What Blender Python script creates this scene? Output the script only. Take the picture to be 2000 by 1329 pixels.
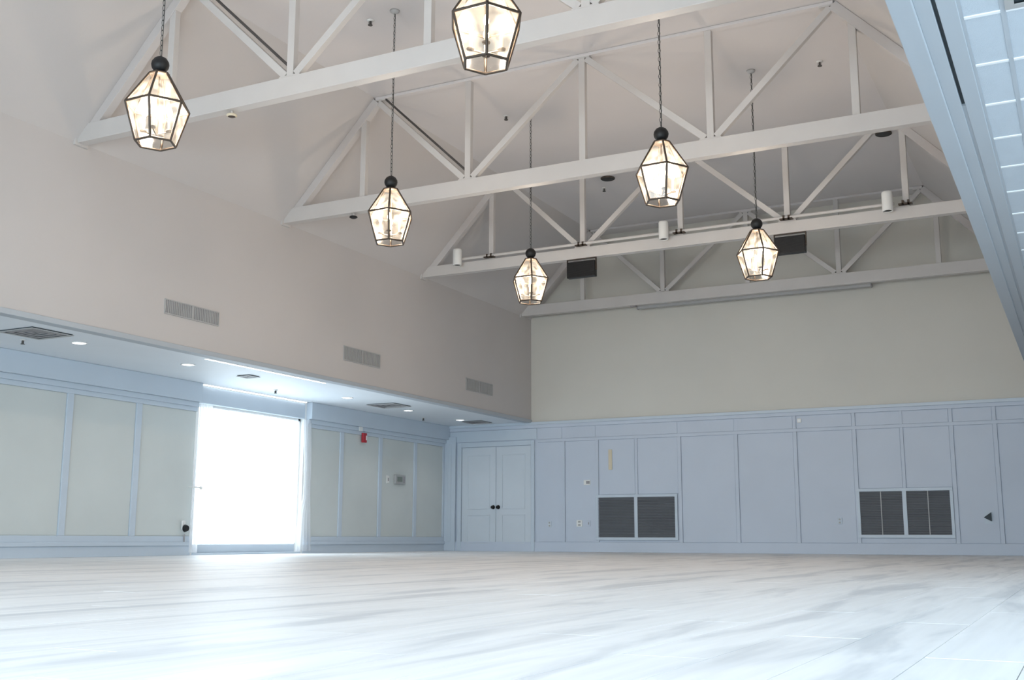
import bpy, math, random
from mathutils import Vector, Matrix

for o in list(bpy.data.objects):
    bpy.data.objects.remove(o)
random.seed(7)
SC = bpy.context.scene
COL = SC.collection
R = math.radians

# ------------------------------------------------------------------ camera
cam_d = bpy.data.cameras.new('camera')
cam = bpy.data.objects.new('camera', cam_d)
COL.objects.link(cam)
SC.camera = cam
cam_d.sensor_fit = 'HORIZONTAL'
cam_d.sensor_width = 36.0
cam_d.lens = 2162.664 / 2000 * 36
cam_d.clip_start = 0.02
cam_d.clip_end = 200
yaw, pit, rol = R(27.317), R(10.145), R(0.138)
Fv = Vector((-math.sin(yaw) * math.cos(pit), math.cos(yaw) * math.cos(pit), math.sin(pit)))
Rv = Vector((math.cos(yaw), math.sin(yaw), 0))
Uv = Rv.cross(Fv)
R2 = Rv * math.cos(rol) + Uv * math.sin(rol)
U2 = -Rv * math.sin(rol) + Uv * math.cos(rol)
m = Matrix((R2, U2, -Fv)).transposed().to_4x4()
m.translation = (0, 0, 0.282)
cam.matrix_world = m

# ------------------------------------------------------------------ world and large lights
SC.view_settings.view_transform = 'Standard'
SC.view_settings.look = 'None'
SC.view_settings.gamma = 1
SC.view_settings.use_curve_mapping = False
SC.view_settings.exposure = 0.0
w = bpy.data.worlds.new('daylight')
SC.world = w
w.use_nodes = True
bg = w.node_tree.nodes['Background']
bg.inputs[0].default_value = (0.80, 0.91, 1.0, 1)
bg.inputs[1].default_value = 2.6


def area(name, loc, rot, sx, sy, power, color, spread=180):
    l = bpy.data.lights.new(name, 'AREA')
    l.shape = 'RECTANGLE'
    l.size = sx
    l.size_y = sy
    l.energy = power
    l.color = color
    l.spread = R(spread)
    o = bpy.data.objects.new(name, l)
    COL.objects.link(o)
    o.location = loc
    o.rotation_euler = rot
    return o


DAY = (0.76, 0.89, 1.0)
# daylight through the glazed openings in the wall behind the camera
area('front_window_daylight', (-4.6, -3.05, 1.6), (R(66), 0, 0), 11.0, 2.4, 640, DAY, 140)
# daylight through the openings of the right aisle's outer wall
area('right_window_daylight', (4.45, 4.0, 1.4), (R(90), 0, R(90)), 9.0, 2.2, 190, DAY, 150)
# daylight through the glazed door of the left aisle
area('left_window_daylight', (-13.25, 15.0, 1.3), (R(90), 0, R(-90)), 2.7, 2.3, 95, (0.82, 0.92, 1.0))

LANTERN_W = 66
WARM = (1.0, 0.84, 0.70)

# ------------------------------------------------------------------ materials


def s2l(c):
    return tuple(((x / 255) / 12.92 if x / 255 <= 0.04045 else ((x / 255 + 0.055) / 1.055) ** 2.4) for x in c)


def mat(name, rgb, rough=0.6, metal=0.0, noise=0.0, nscale=4.0, bump=0.0, bscale=60.0, emit=None, estr=0, spec=0.5, nstretch=(1, 1, 1)):
    M = bpy.data.materials.new(name)
    M.use_nodes = True
    nt = M.node_tree
    b = nt.nodes['Principled BSDF']
    b.inputs['Base Color'].default_value = (*rgb, 1)
    b.inputs['Roughness'].default_value = rough
    b.inputs['Metallic'].default_value = metal
    b.inputs['Specular IOR Level'].default_value = spec
    tc = nt.nodes.new('ShaderNodeTexCoord')
    mp = nt.nodes.new('ShaderNodeMapping')
    mp.inputs['Scale'].default_value = nstretch
    nt.links.new(tc.outputs['Object'], mp.inputs[0])
    if noise:
        n = nt.nodes.new('ShaderNodeTexNoise')
        n.inputs['Scale'].default_value = nscale
        n.inputs['Detail'].default_value = 3
        nt.links.new(mp.outputs[0], n.inputs['Vector'])
        r = nt.nodes.new('ShaderNodeMapRange')
        r.inputs[1].default_value = 0.3
        r.inputs[2].default_value = 0.7
        r.inputs[3].default_value = 1 - noise
        r.inputs[4].default_value = 1 + noise
        nt.links.new(n.outputs[0], r.inputs[0])
        x = nt.nodes.new('ShaderNodeVectorMath')
        x.operation = 'SCALE'
        x.inputs[0].default_value = rgb
        nt.links.new(r.outputs[0], x.inputs['Scale'])
        nt.links.new(x.outputs[0], b.inputs['Base Color'])
    if bump:
        n2 = nt.nodes.new('ShaderNodeTexNoise')
        n2.inputs['Scale'].default_value = bscale
        nt.links.new(tc.outputs['Object'], n2.inputs['Vector'])
        bp = nt.nodes.new('ShaderNodeBump')
        bp.inputs['Strength'].default_value = bump
        bp.inputs['Distance'].default_value = 0.01
        nt.links.new(n2.outputs[0], bp.inputs['Height'])
        nt.links.new(bp.outputs[0], b.inputs['Normal'])
    if emit:
        b.inputs['Emission Color'].default_value = (*emit, 1)
        b.inputs['Emission Strength'].default_value = estr
    return M


M = {}
M['upper'] = mat('warm_white_wall_paint', (0.575, 0.545, 0.53), 0.85, noise=0.02, nscale=0.7, bump=0.05, bscale=90)
M['backupper'] = mat('cream_wall_paint', (0.66, 0.64, 0.585), 0.85, noise=0.02, nscale=0.7, bump=0.05, bscale=90)
M['ceil'] = mat('ceiling_paint', (0.68, 0.65, 0.645), 0.9, noise=0.02, nscale=0.6, bump=0.04, bscale=70)
M['truss'] = mat('truss_white_paint', (0.60, 0.575, 0.555), 0.5, noise=0.02, nscale=3)
M['trim'] = mat('pale_blue_trim_paint', (0.57, 0.645, 0.725), 0.45, noise=0.015, nscale=2)
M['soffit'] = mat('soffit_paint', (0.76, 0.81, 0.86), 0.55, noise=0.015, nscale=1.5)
M['panelL'] = mat('grey_green_panel_paint', (0.62, 0.655, 0.64), 0.7, noise=0.03, nscale=1.3)
M['panelB'] = mat('blue_grey_panel_paint', (0.575, 0.635, 0.73), 0.6, noise=0.02, nscale=1.3)
M['door'] = mat('blue_white_door_paint', (0.62, 0.68, 0.74), 0.4, noise=0.015, nscale=2)
M['white'] = mat('white_enamel', (0.82, 0.82, 0.80), 0.4, noise=0.01)
M['fascia'] = mat('shaded_fascia_paint', (0.44, 0.48, 0.52), 0.6, noise=0.015)  # trim colour darkened: the shade on this face is put into the paint
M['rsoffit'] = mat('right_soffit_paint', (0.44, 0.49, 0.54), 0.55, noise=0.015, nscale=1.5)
M['tile'] = mat('ceiling_tile_board', (0.52, 0.59, 0.66), 0.8, noise=0.02, nscale=6, bump=0.3, bscale=150)
M['grid'] = mat('white_grid_metal', (0.86, 0.90, 0.93), 0.4, noise=0.01)
M['black'] = mat('black_satin_metal', (0.005, 0.005, 0.006), 0.5, noise=0.2, nscale=20)
M['bronze'] = mat('dark_bronze_metal', (0.075, 0.055, 0.04), 0.45, metal=0.3, noise=0.2, nscale=20)
M['chain'] = mat('aged_chain_metal', (0.10, 0.10, 0.095), 0.5, metal=0.3, noise=0.2, nscale=30)
M['cablegrey'] = mat('dark_grey_cable', (0.07, 0.065, 0.06), 0.6, noise=0.1)
M['slot'] = mat('dark_slot_steel', (0.03, 0.045, 0.055), 0.6, noise=0.1)
M['louver'] = mat('grey_grille_enamel', (0.17, 0.18, 0.20), 0.5, noise=0.05)
M['cavity'] = mat('duct_cavity', (0.05, 0.055, 0.065), 0.8, noise=0.05)
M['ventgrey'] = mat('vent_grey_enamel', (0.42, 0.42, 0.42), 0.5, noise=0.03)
M['ventdark'] = mat('vent_dark_grey', (0.33, 0.32, 0.33), 0.7, noise=0.03)  # plain darker grey for vent parts and small fittings
M['red'] = mat('red_plastic', (0.45, 0.015, 0.03), 0.4, noise=0.03)
M['beige'] = mat('beige_tape', (0.70, 0.62, 0.47), 0.7, noise=0.05)
M['concrete'] = mat('pale_patio_concrete', (0.75, 0.76, 0.76), 0.9, noise=0.06, bump=0.2)
M['lcd'] = mat('grey_green_display', (0.20, 0.23, 0.20), 0.3, noise=0.03)
M['candle'] = mat('cream_candle_sleeve', (0.85, 0.78, 0.62), 0.5, noise=0.02)
M['flame'] = mat('lit_flame_bulb', (1, 0.9, 0.75), 0.4, emit=(1.0, 0.80, 0.55), estr=40)
M['downlamp'] = mat('lit_downlight_lens', (1, 1, 1), 0.4, emit=(0.93, 0.97, 1.0), estr=5)
M['strip'] = mat('daylight_gleam_glow', (1, 1, 1), 0.4, emit=(0.92, 0.97, 1.0), estr=2.0)  # glow that imitates daylight gleams, no lamp


def pane_mat():
    P = bpy.data.materials.new('seeded_frosted_glass')
    P.use_nodes = True
    nt = P.node_tree
    nt.nodes.clear()
    out = nt.nodes.new('ShaderNodeOutputMaterial')
    tr = nt.nodes.new('ShaderNodeBsdfTransparent')
    tr.inputs[0].default_value = (0.95, 0.93, 0.88, 1)
    tl = nt.nodes.new('ShaderNodeBsdfTranslucent')
    tl.inputs[0].default_value = (0.95, 0.88, 0.76, 1)
    gl = nt.nodes.new('ShaderNodeBsdfGlossy')
    gl.inputs['Roughness'].default_value = 0.15
    tc = nt.nodes.new('ShaderNodeTexCoord')
    n = nt.nodes.new('ShaderNodeTexNoise')
    n.inputs['Scale'].default_value = 14
    n.inputs['Detail'].default_value = 2
    nt.links.new(tc.outputs['Object'], n.inputs['Vector'])
    r = nt.nodes.new('ShaderNodeMapRange')
    r.inputs[1].default_value = 0.35
    r.inputs[2].default_value = 0.65
    r.inputs[3].default_value = 0.015
    r.inputs[4].default_value = 0.085
    nt.links.new(n.outputs[0], r.inputs[0])
    m1 = nt.nodes.new('ShaderNodeMixShader')
    nt.links.new(r.outputs[0], m1.inputs[0])
    nt.links.new(tr.outputs[0], m1.inputs[1])
    nt.links.new(tl.outputs[0], m1.inputs[2])
    m2 = nt.nodes.new('ShaderNodeMixShader')
    m2.inputs[0].default_value = 0.06
    nt.links.new(m1.outputs[0], m2.inputs[1])
    nt.links.new(gl.outputs[0], m2.inputs[2])
    nt.links.new(m2.outputs[0], out.inputs[0])
    return P


def sheer_mat():
    P = bpy.data.materials.new('white_sheer_fabric')
    P.use_nodes = True
    nt = P.node_tree
    nt.nodes.clear()
    out = nt.nodes.new('ShaderNodeOutputMaterial')
    tr = nt.nodes.new('ShaderNodeBsdfTransparent')
    tl = nt.nodes.new('ShaderNodeBsdfTranslucent')
    tl.inputs[0].default_value = (0.93, 0.94, 0.96, 1)
    df = nt.nodes.new('ShaderNodeBsdfDiffuse')
    df.inputs[0].default_value = (0.9, 0.9, 0.92, 1)
    tc = nt.nodes.new('ShaderNodeTexCoord')
    wv = nt.nodes.new('ShaderNodeTexNoise')
    wv.inputs['Scale'].default_value = 200
    nt.links.new(tc.outputs['Object'], wv.inputs['Vector'])
    r = nt.nodes.new('ShaderNodeMapRange')
    r.inputs[3].default_value = 0.45
    r.inputs[4].default_value = 0.65
    nt.links.new(wv.outputs[0], r.inputs[0])
    m0 = nt.nodes.new('ShaderNodeMixShader')
    m0.inputs[0].default_value = 0.35
    nt.links.new(tl.outputs[0], m0.inputs[1])
    nt.links.new(df.outputs[0], m0.inputs[2])
    m1 = nt.nodes.new('ShaderNodeMixShader')
    nt.links.new(r.outputs[0], m1.inputs[0])
    nt.links.new(tr.outputs[0], m1.inputs[1])
    nt.links.new(m0.outputs[0], m1.inputs[2])
    nt.links.new(m1.outputs[0], out.inputs[0])
    return P


def clear_mat():
    P = bpy.data.materials.new('clear_window_glass')
    P.use_nodes = True
    nt = P.node_tree
    nt.nodes.clear()
    out = nt.nodes.new('ShaderNodeOutputMaterial')
    tr = nt.nodes.new('ShaderNodeBsdfTransparent')
    tr.inputs[0].default_value = (0.96, 0.98, 0.98, 1)
    gl = nt.nodes.new('ShaderNodeBsdfGlossy')
    gl.inputs['Roughness'].default_value = 0.02
    lw = nt.nodes.new('ShaderNodeMath')
    lw.operation = 'POWER'
    fc = nt.nodes.new('ShaderNodeLayerWeight')
    nt.links.new(fc.outputs['Facing'], lw.inputs[0])
    lw.inputs[1].default_value = 5.0
    m1 = nt.nodes.new('ShaderNodeMixShader')
    nt.links.new(lw.outputs[0], m1.inputs[0])
    nt.links.new(tr.outputs[0], m1.inputs[1])
    nt.links.new(gl.outputs[0], m1.inputs[2])
    nt.links.new(m1.outputs[0], out.inputs[0])
    return P


def floor_mat():
    P = bpy.data.materials.new('white_washed_floor_planks')
    P.use_nodes = True
    nt = P.node_tree
    b = nt.nodes['Principled BSDF']
    b.inputs['Roughness'].default_value = 0.45
    geo = nt.nodes.new('ShaderNodeNewGeometry')
    at = nt.nodes.new('ShaderNodeAttribute')
    at.attribute_name = 'tone'
    # smear: long streaks along the boards, broken into worn patches
    mp = nt.nodes.new('ShaderNodeMapping')
    mp.inputs['Scale'].default_value = (4.2, 0.5, 1)
    nt.links.new(geo.outputs['Position'], mp.inputs[0])
    n1 = nt.nodes.new('ShaderNodeTexNoise')
    n1.inputs['Scale'].default_value = 1.0
    n1.inputs['Detail'].default_value = 4
    n1.inputs['Roughness'].default_value = 0.55
    n1.inputs['Distortion'].default_value = 0.6
    nt.links.new(mp.outputs[0], n1.inputs['Vector'])
    r1 = nt.nodes.new('ShaderNodeMapRange')
    r1.interpolation_type = 'SMOOTHSTEP'
    r1.inputs[1].default_value = 0.47
    r1.inputs[2].default_value = 0.68
    nt.links.new(n1.outputs[0], r1.inputs[0])
    mp2 = nt.nodes.new('ShaderNodeMapping')
    mp2.inputs['Scale'].default_value = (22, 1.2, 1)
    nt.links.new(geo.outputs['Position'], mp2.inputs[0])
    n2 = nt.nodes.new('ShaderNodeTexNoise')
    n2.inputs['Scale'].default_value = 1.0
    n2.inputs['Detail'].default_value = 3
    nt.links.new(mp2.outputs[0], n2.inputs['Vector'])
    c1 = nt.nodes.new('ShaderNodeMix')
    c1.data_type = 'RGBA'
    c1.inputs[6].default_value = (0.93, 0.925, 0.92, 1)
    c1.inputs[7].default_value = (0.70, 0.71, 0.725, 1)
    nt.links.new(r1.outputs[0], c1.inputs[0])
    r2 = nt.nodes.new('ShaderNodeMapRange')
    r2.inputs[1].default_value = 0.3
    r2.inputs[2].default_value = 0.7
    r2.inputs[3].default_value = 0.95
    r2.inputs[4].default_value = 1.04
    nt.links.new(n2.outputs[0], r2.inputs[0])
    mul = nt.nodes.new('ShaderNodeMath')
    mul.operation = 'MULTIPLY'
    nt.links.new(r2.outputs[0], mul.inputs[0])
    nt.links.new(at.outputs['Fac'], mul.inputs[1])
    sc = nt.nodes.new('ShaderNodeVectorMath')
    sc.operation = 'SCALE'
    nt.links.new(c1.outputs[2], sc.inputs[0])
    nt.links.new(mul.outputs[0], sc.inputs['Scale'])
    nt.links.new(sc.outputs[0], b.inputs['Base Color'])
    bp = nt.nodes.new('ShaderNodeBump')
    bp.inputs['Strength'].default_value = 0.15
    bp.inputs['Distance'].default_value = 0.004
    nt.links.new(n2.outputs[0], bp.inputs['Height'])
    nt.links.new(bp.outputs[0], b.inputs['Normal'])
    return P


M['pane'] = pane_mat()
M['sheer'] = sheer_mat()
M['glass'] = clear_mat()
M['floor'] = floor_mat()

# ------------------------------------------------------------------ mesh builder


class MB:
    def __init__(s):
        s.v = []
        s.f = []
        s.mi = []
        s.sm = []

    def add(s, vs, fs, mi=0, smooth=False):
        o = len(s.v)
        s.v += [tuple(v) for v in vs]
        for f in fs:
            s.f.append([i + o for i in f])
            s.mi.append(mi)
            s.sm.append(smooth)
        return s

    def box(s, a, b, mi=0):
        x0, x1 = sorted((a[0], b[0]))
        y0, y1 = sorted((a[1], b[1]))
        z0, z1 = sorted((a[2], b[2]))
        vs = [(x0, y0, z0), (x1, y0, z0), (x1, y1, z0), (x0, y1, z0), (x0, y0, z1), (x1, y0, z1), (x1, y1, z1), (x0, y1, z1)]
        return s.add(vs, [(0, 3, 2, 1), (4, 5, 6, 7), (0, 1, 5, 4), (1, 2, 6, 5), (2, 3, 7, 6), (3, 0, 4, 7)], mi)

    def bar(s, p, q, w, d, up=(0, 1, 0), mi=0):
        """rectangular bar from p to q; d = size along `up`, w = size across it"""
        p, q = Vector(p), Vector(q)
        t = (q - p).normalized()
        u = Vector(up)
        u = (u - t * u.dot(t)).normalized()
        n = t.cross(u)
        vs = []
        for c in (p, q):
            for a, b in ((-1, -1), (1, -1), (1, 1), (-1, 1)):
                vs.append(c + n * a * w / 2 + u * b * d / 2)
        return s.add(vs, [(3, 2, 1, 0), (4, 5, 6, 7), (0, 1, 5, 4), (1, 2, 6, 5), (2, 3, 7, 6), (3, 0, 4, 7)], mi)

    def tube(s, p, q, r, n=10, r2=None, mi=0):
        p, q = Vector(p), Vector(q)
        r2 = r if r2 is None else r2
        t = (q - p).normalized()
        a = Vector((0, 0, 1)) if abs(t.z) < 0.9 else Vector((1, 0, 0))
        u = t.cross(a).normalized()
        v = t.cross(u)
        vs = []
        for c, rr in ((p, r), (q, r2)):
            for i in range(n):
                k = 2 * math.pi * i / n
                vs.append(c + (u * math.cos(k) + v * math.sin(k)) * rr)
        s.add(vs, [(i, (i + 1) % n, n + (i + 1) % n, n + i) for i in range(n)], mi, True)
        s.add([vs[i] for i in range(n)], [tuple(range(n))[::-1]], mi)
        s.add([vs[n + i] for i in range(n)], [tuple(range(n))], mi)
        return s

    def lathe(s, c, prof, n=20, mi=0):
        c = Vector(c)
        vs = []
        for r, z in prof:
            for i in range(n):
                k = 2 * math.pi * i / n
                vs.append(c + Vector((r * math.cos(k), r * math.sin(k), z)))
        fs = []
        for j in range(len(prof) - 1):
            for i in range(n):
                fs.append((j * n + i, j * n + (i + 1) % n, (j + 1) * n + (i + 1) % n, (j + 1) * n + i))
        return s.add(vs, fs, mi, True)

    def torus(s, c, Rr, r, ax, n=10, k=5, stretch=1.0, mi=0):
        """ring whose plane contains z and the direction ax"""
        c = Vector(c)
        ax = Vector(ax).normalized()
        z = Vector((0, 0, 1))
        nn = ax.cross(z)
        vs = []
        for i in range(n):
            a = 2 * math.pi * i / n
            d = ax * math.cos(a) + z * math.sin(a)
            cc = ax * math.cos(a) * Rr + z * math.sin(a) * Rr * stretch
            for j in range(k):
                b = 2 * math.pi * j / k
                vs.append(c + cc + d * math.cos(b) * r + nn * math.sin(b) * r)
        fs = [(i * k + j, ((i + 1) % n) * k + j, ((i + 1) % n) * k + (j + 1) % k, i * k + (j + 1) % k) for i in range(n) for j in range(k)]
        return s.add(vs, fs, mi, True)

    def prism(s, pts2, y0, y1, mi=0):
        """polygon in XZ extruded along Y"""
        n = len(pts2)
        vs = [(x, y0, z) for x, z in pts2] + [(x, y1, z) for x, z in pts2]
        return s.add(vs, [tuple(range(n)), tuple(range(2 * n - 1, n - 1, -1))] + [(i, n + i, n + (i + 1) % n, (i + 1) % n) for i in range(n)], mi)

    def build(s, name, mats, parent=None, bevel=0.0, loc=None, **props):
        me = bpy.data.meshes.new(name)
        me.from_pydata(s.v, [], s.f)
        if not isinstance(mats, (list, tuple)):
            mats = [mats]
        for mm in mats:
            me.materials.append(mm)
        for p, i, sm in zip(me.polygons, s.mi, s.sm):
            p.material_index = i
            p.use_smooth = sm
        me.update()
        o = bpy.data.objects.new(name, me)
        COL.objects.link(o)
        if parent is not None:
            o.parent = parent
        if loc is not None:
            o.location = loc
        if bevel:
            bv = o.modifiers.new('bevel', 'BEVEL')
            bv.width = bevel
            bv.segments = 2
            bv.limit_method = 'ANGLE'
        for k, v in props.items():
            o[k] = v
        return o


def box(name, a, b, mt, parent=None, bevel=0.0, **pr):
    return MB().box(a, b).build(name, mt, parent, bevel, **pr)


def empty(name, loc=(0, 0, 0), rz=0, label=None, cat=None, group=None, kind=None):
    o = bpy.data.objects.new(name, None)
    COL.objects.link(o)
    o.location = loc
    o.rotation_euler = (0, 0, rz)
    o.empty_display_size = 0.1
    if label:
        o['label'] = label
    if cat:
        o['category'] = cat
    if group:
        o['group'] = group
    if kind:
        o['kind'] = kind
    return o


def children(o):
    return [c for c in ALL() if c.parent == o]


def ALL():
    return list(COL.objects)


def copy_tree(o, kids, parent=None):
    c = o.copy()
    COL.objects.link(c)
    c.parent = parent
    for k in kids.get(o, []):
        copy_tree(k, kids, c)
    return c


def kidmap():
    d = {}
    for o in COL.objects:
        if o.parent is not None:
            d.setdefault(o.parent, []).append(o)
    return d


# ------------------------------------------------------------------ dimensions
XL, XR = -10.61, -0.64          # faces of the high walls
XW, XE = -12.76, 4.2            # outer walls of the aisles
YB, YF = 21.46, -2.8            # back wall, front wall
ZS = 2.75                       # aisle soffits
ZC, ZT = 5.0, 5.225             # bottom chord
ZF = 6.73                       # flat ceiling
XA, XB, XC, XD, XEE = -8.98, -7.38, -5.625, -3.87, -2.27
XP, XQ = -9.16, -2.09
TY = [9.03, 12.95, 16.95, 21.0]

# ------------------------------------------------------------------ floor
slab = box('floor', (XW - 0.2, YF - 0.2, -0.20), (XE + 0.2, YB + 0.2, -0.022), M['cavity'], kind='structure')
PW, PL = 0.225, 1.9
cells = []
nx = int((XE - XW) / PW) + 1
for i in range(nx):
    x0 = XW + i * PW
    off = ((i * 0.618) % 1.0) * PL
    y = YF - off
    while y < YB:
        a, b = max(y, YF), min(y + PL, YB)
        if b - a > 0.05:
            cells.append((x0, min(x0 + PW, XE), a, b))
        y += PL
# the 300 that show largest: seen inside the frame and nearest
tanh = 1000 / 2162.664


def seen(c):
    cx, cy = (c[0] + c[1]) / 2, (c[2] + c[3]) / 2
    d = Vector((cx, cy, 0)) - Vector((0, 0, 0.282))
    z = d.dot(Fv)
    if z < 1.2:
        return None
    u = d.dot(R2) / z
    v = d.dot(U2) / z
    if abs(u) > tanh * 1.12 or v < -0.40:
        return None
    return d.length


rank = sorted([(seen(c), c) for c in cells if seen(c) is not None])
near = set(c for _, c in rank[:298])
rest = MB()
tones = []


def plank(mb, c, g=0.0015):
    x0, x1, y0, y1 = c
    h = random.uniform(-0.0004, 0.0004)
    mb.box((x0 + g, y0 + g, -0.021), (x1 - g, y1 - g, h))


def set_tone(o, vals):
    at = o.data.attributes.new('tone', 'FLOAT', 'FACE')
    at.data.foreach_set('value', vals)


for c in cells:
    t = random.uniform(0.95, 1.0)
    if c in near:
        mb = MB()
        plank(mb, c)
        o = mb.build('floor_plank', M['floor'], slab)
        set_tone(o, [t] * 6)
    else:
        plank(rest, c)
        tones += [t] * 6
o = rest.build('floor_planks', M['floor'], slab, kind='stuff')
set_tone(o, tones)

# ------------------------------------------------------------------ upper walls and ceiling
wl = box('wall_left', (XL - 0.14, YF, ZS + 0.001), (XL, YB, 5.02), M['upper'], kind='structure')
wr = box('wall_right', (XR, YF, ZS + 0.001), (XR + 0.14, YB, 5.02), M['upper'], kind='structure')
# fascia beads at the foot of both high walls
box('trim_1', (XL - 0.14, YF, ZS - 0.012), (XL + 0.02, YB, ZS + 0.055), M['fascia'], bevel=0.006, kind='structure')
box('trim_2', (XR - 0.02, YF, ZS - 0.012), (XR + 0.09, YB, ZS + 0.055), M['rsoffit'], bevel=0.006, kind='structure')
# vaulted ceiling: two slopes and the flat
t_ = 0.1
cp = [(XL - 0.14, 5.02), (XL, 5.02), (XA, ZF), (XEE, ZF), (XR, 5.02), (XR + 0.14, 5.02), (XEE + 0.05, ZF + t_), (XA - 0.05, ZF + t_)]
cv = MB()
quads = [((XL - 0.001, 5.02), (XA, ZF), (XA - 0.05, ZF + t_), (XL - 0.1, 5.02 + t_)),
         ((XA, ZF), (XEE, ZF), (XEE + 0.05, ZF + t_), (XA - 0.05, ZF + t_)),
         ((XEE, ZF), (XR + 0.001, 5.02), (XR + 0.1, 5.02 + t_), (XEE + 0.05, ZF + t_))]
for i, q in enumerate(quads):
    cv.prism(q, YF, YB, 1 if i != 1 else 0)
cv.build('ceiling', [M['ceil'], M['upper']], kind='structure')

# back wall: upper cream field
bw = MB()
bw.prism([(XL - 0.14, ZS), (XR + 0.14, ZS), (XR + 0.14, 5.1), (XEE + 0.1, ZF + 0.1), (XA - 0.1, ZF + 0.1), (XL - 0.14, 5.1)], YB, YB + 0.2)
bwu = bw.build('wall_back', M['backupper'], kind='structure')
# front wall (behind the camera) upper field
fw = MB()
fw.prism([(XW, 2.72), (XE, 2.72), (XE, 5.1), (XEE + 0.1, ZF + 0.1), (XA - 0.1, ZF + 0.1), (XW, 5.1)], YF - 0.2, YF)
fw.box((XW, YF - 0.2, -0.02), (-10.2, YF, 2.72))
fw.box((1.0, YF - 0.2, -0.02), (XE, YF, 2.72))
fw.build('wall_front', M['upper'], kind='structure')
wf = empty('window_1', (0, 0, 0), kind='structure')
for k in range(9):
    x = -10.2 + k * 1.4
    box('mullion', (x - 0.03, YF - 0.12, 0), (x + 0.03, YF - 0.05, 2.72), M['white'], wf)
for k in range(8):
    x = -10.2 + k * 1.4
    box('glass_pane', (x + 0.03, YF - 0.09, 0.05), (x + 1.37, YF - 0.085, 2.70), M['glass'], wf)

# ------------------------------------------------------------------ back wall, panelled lower zone
low = box('wall_back_panelling', (XW - 0.2, YB, -0.02), (XE + 0.2, YB + 0.2, ZS), M['panelB'], kind='structure')
Y0 = YB
BT = M['trim']


def bpanel(x0, x1, z0, z1):
    MB().box((x0 + 0.006, Y0 - 0.012, z0 + 0.006), (x1 - 0.006, Y0 + 0.01, z1 - 0.006)).build('wall_panel', M['panelB'], low, 0.003)


def bstile(x, z0, z1, w=0.075, d=0.032):
    MB().box((x - w / 2, Y0 - d, z0), (x + w / 2, Y0 + 0.01, z1)).build('stile', M['panelB'], low, 0.004)


def brail(x0, x1, z0, z1, d=0.030, mt=None):
    MB().box((x0, Y0 - d, z0), (x1, Y0 + 0.01, z1)).build('rail', mt or M['panelB'], low, 0.004)


# cap moulding in two steps
brail(XW, XE, 2.69, 2.75, 0.06, BT)
brail(XW, XE, 2.62, 2.69, 0.035)
stl = [-9.84, -9.07, -7.27, -6.10, -4.94, -3.83, -2.12, -1.39, -0.30, 0.80, 1.9, 3.0]
brail(-10.45, XE, 2.31, 2.37, 0.028)
brail(XW, XE, 0.0, 0.20, 0.034)
for x in stl:
    bstile(x, 0.20, 2.31, 0.07)
    if x > -5.2:
        bstile(x, 2.37, 2.62, 0.06, 0.026)
edges = [-10.45] + stl + [4.2]
grilles = {(-9.07, -7.27): (0.245, 1.165, -8.20), (-3.83, -2.12): (0.30, 1.20, -2.98)}
for a, b in zip(edges[:-1], edges[1:]):
    xa, xb = a + 0.035, b - 0.035
    if (a, b) in grilles:
        z0, z1, xm = grilles[(a, b)]
        bpanel(xa, xm - 0.03, z1, 2.31)
        bpanel(xm + 0.03, xb, z1, 2.31)
        bstile(xm, z1, 2.31, 0.055, 0.024)
        bpanel(xa, xb, 0.20, z0)
        if a > -5:
            bstile(xm, 2.37, 2.62, 0.05, 0.024)
    else:
        bpanel(xa, xb, 0.20, 2.31)
    bpanel(xa, xb, 2.37, 2.62)


def return_grille(x0, x1, z0, z1, xm, label, mid=False):
    g = empty('return_air_grille', ((x0 + x1) / 2, Y0 - 0.012, z0), label=label, cat='vent', group=None)
    W = (x1 - x0) / 2
    H = z1 - z0
    fr = MB()
    t = 0.055
    fr.box((-W, -0.035, 0), (W, 0, t)).box((-W, -0.035, H - t), (W, 0, H))
    fr.box((-W, -0.035, t), (-W + t, 0, H - t)).box((W - t, -0.035, t), (W, 0, H - t))
    fr.build('frame', M['trim'], g, 0.004, label='pale painted frame')
    c = xm - (x0 + x1) / 2
    box('center_bar', (c - 0.035, -0.034, t), (c + 0.035, 0, H - t), M['trim'], g)
    for a, b in ((-W + t, c - 0.035), (c + 0.035, W - t)):
        box('backing', (a, -0.006, t), (b, -0.001, H - t), M['cavity'], g)
        lv = MB()
        n = 26
        for k in range(n):
            z = t + (k + 0.5) * (H - 2 * t) / n
            lv.add([(a, -0.026, z - 0.012), (b, -0.026, z - 0.012), (b, -0.008, z + 0.010), (a, -0.008, z + 0.010),
                    (a, -0.026, z - 0.009), (b, -0.026, z - 0.009), (b, -0.008, z + 0.013), (a, -0.008, z + 0.013)],
                   [(0, 3, 2, 1), (4, 5, 6, 7), (0, 1, 5, 4), (2, 3, 7, 6), (1, 2, 6, 5), (3, 0, 4, 7)])
        lv.build('louvers', M['louver'], g, kind='stuff')
        if mid:
            mm = (a + b) / 2
            box('divider', (mm - 0.008, -0.030, t), (mm + 0.008, -0.02, H - t), M['ventgrey'], g)
    return g


return_grille(-9.10, -7.33, 0.245, 1.165, -8.215, 'dark louvred return grille pair low on the back wall nearer the double door')
return_grille(-3.84, -2.16, 0.30, 1.20, -2.995, 'dark louvred return grille pair with faint dividers, low at the right of the back wall', True)

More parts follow.
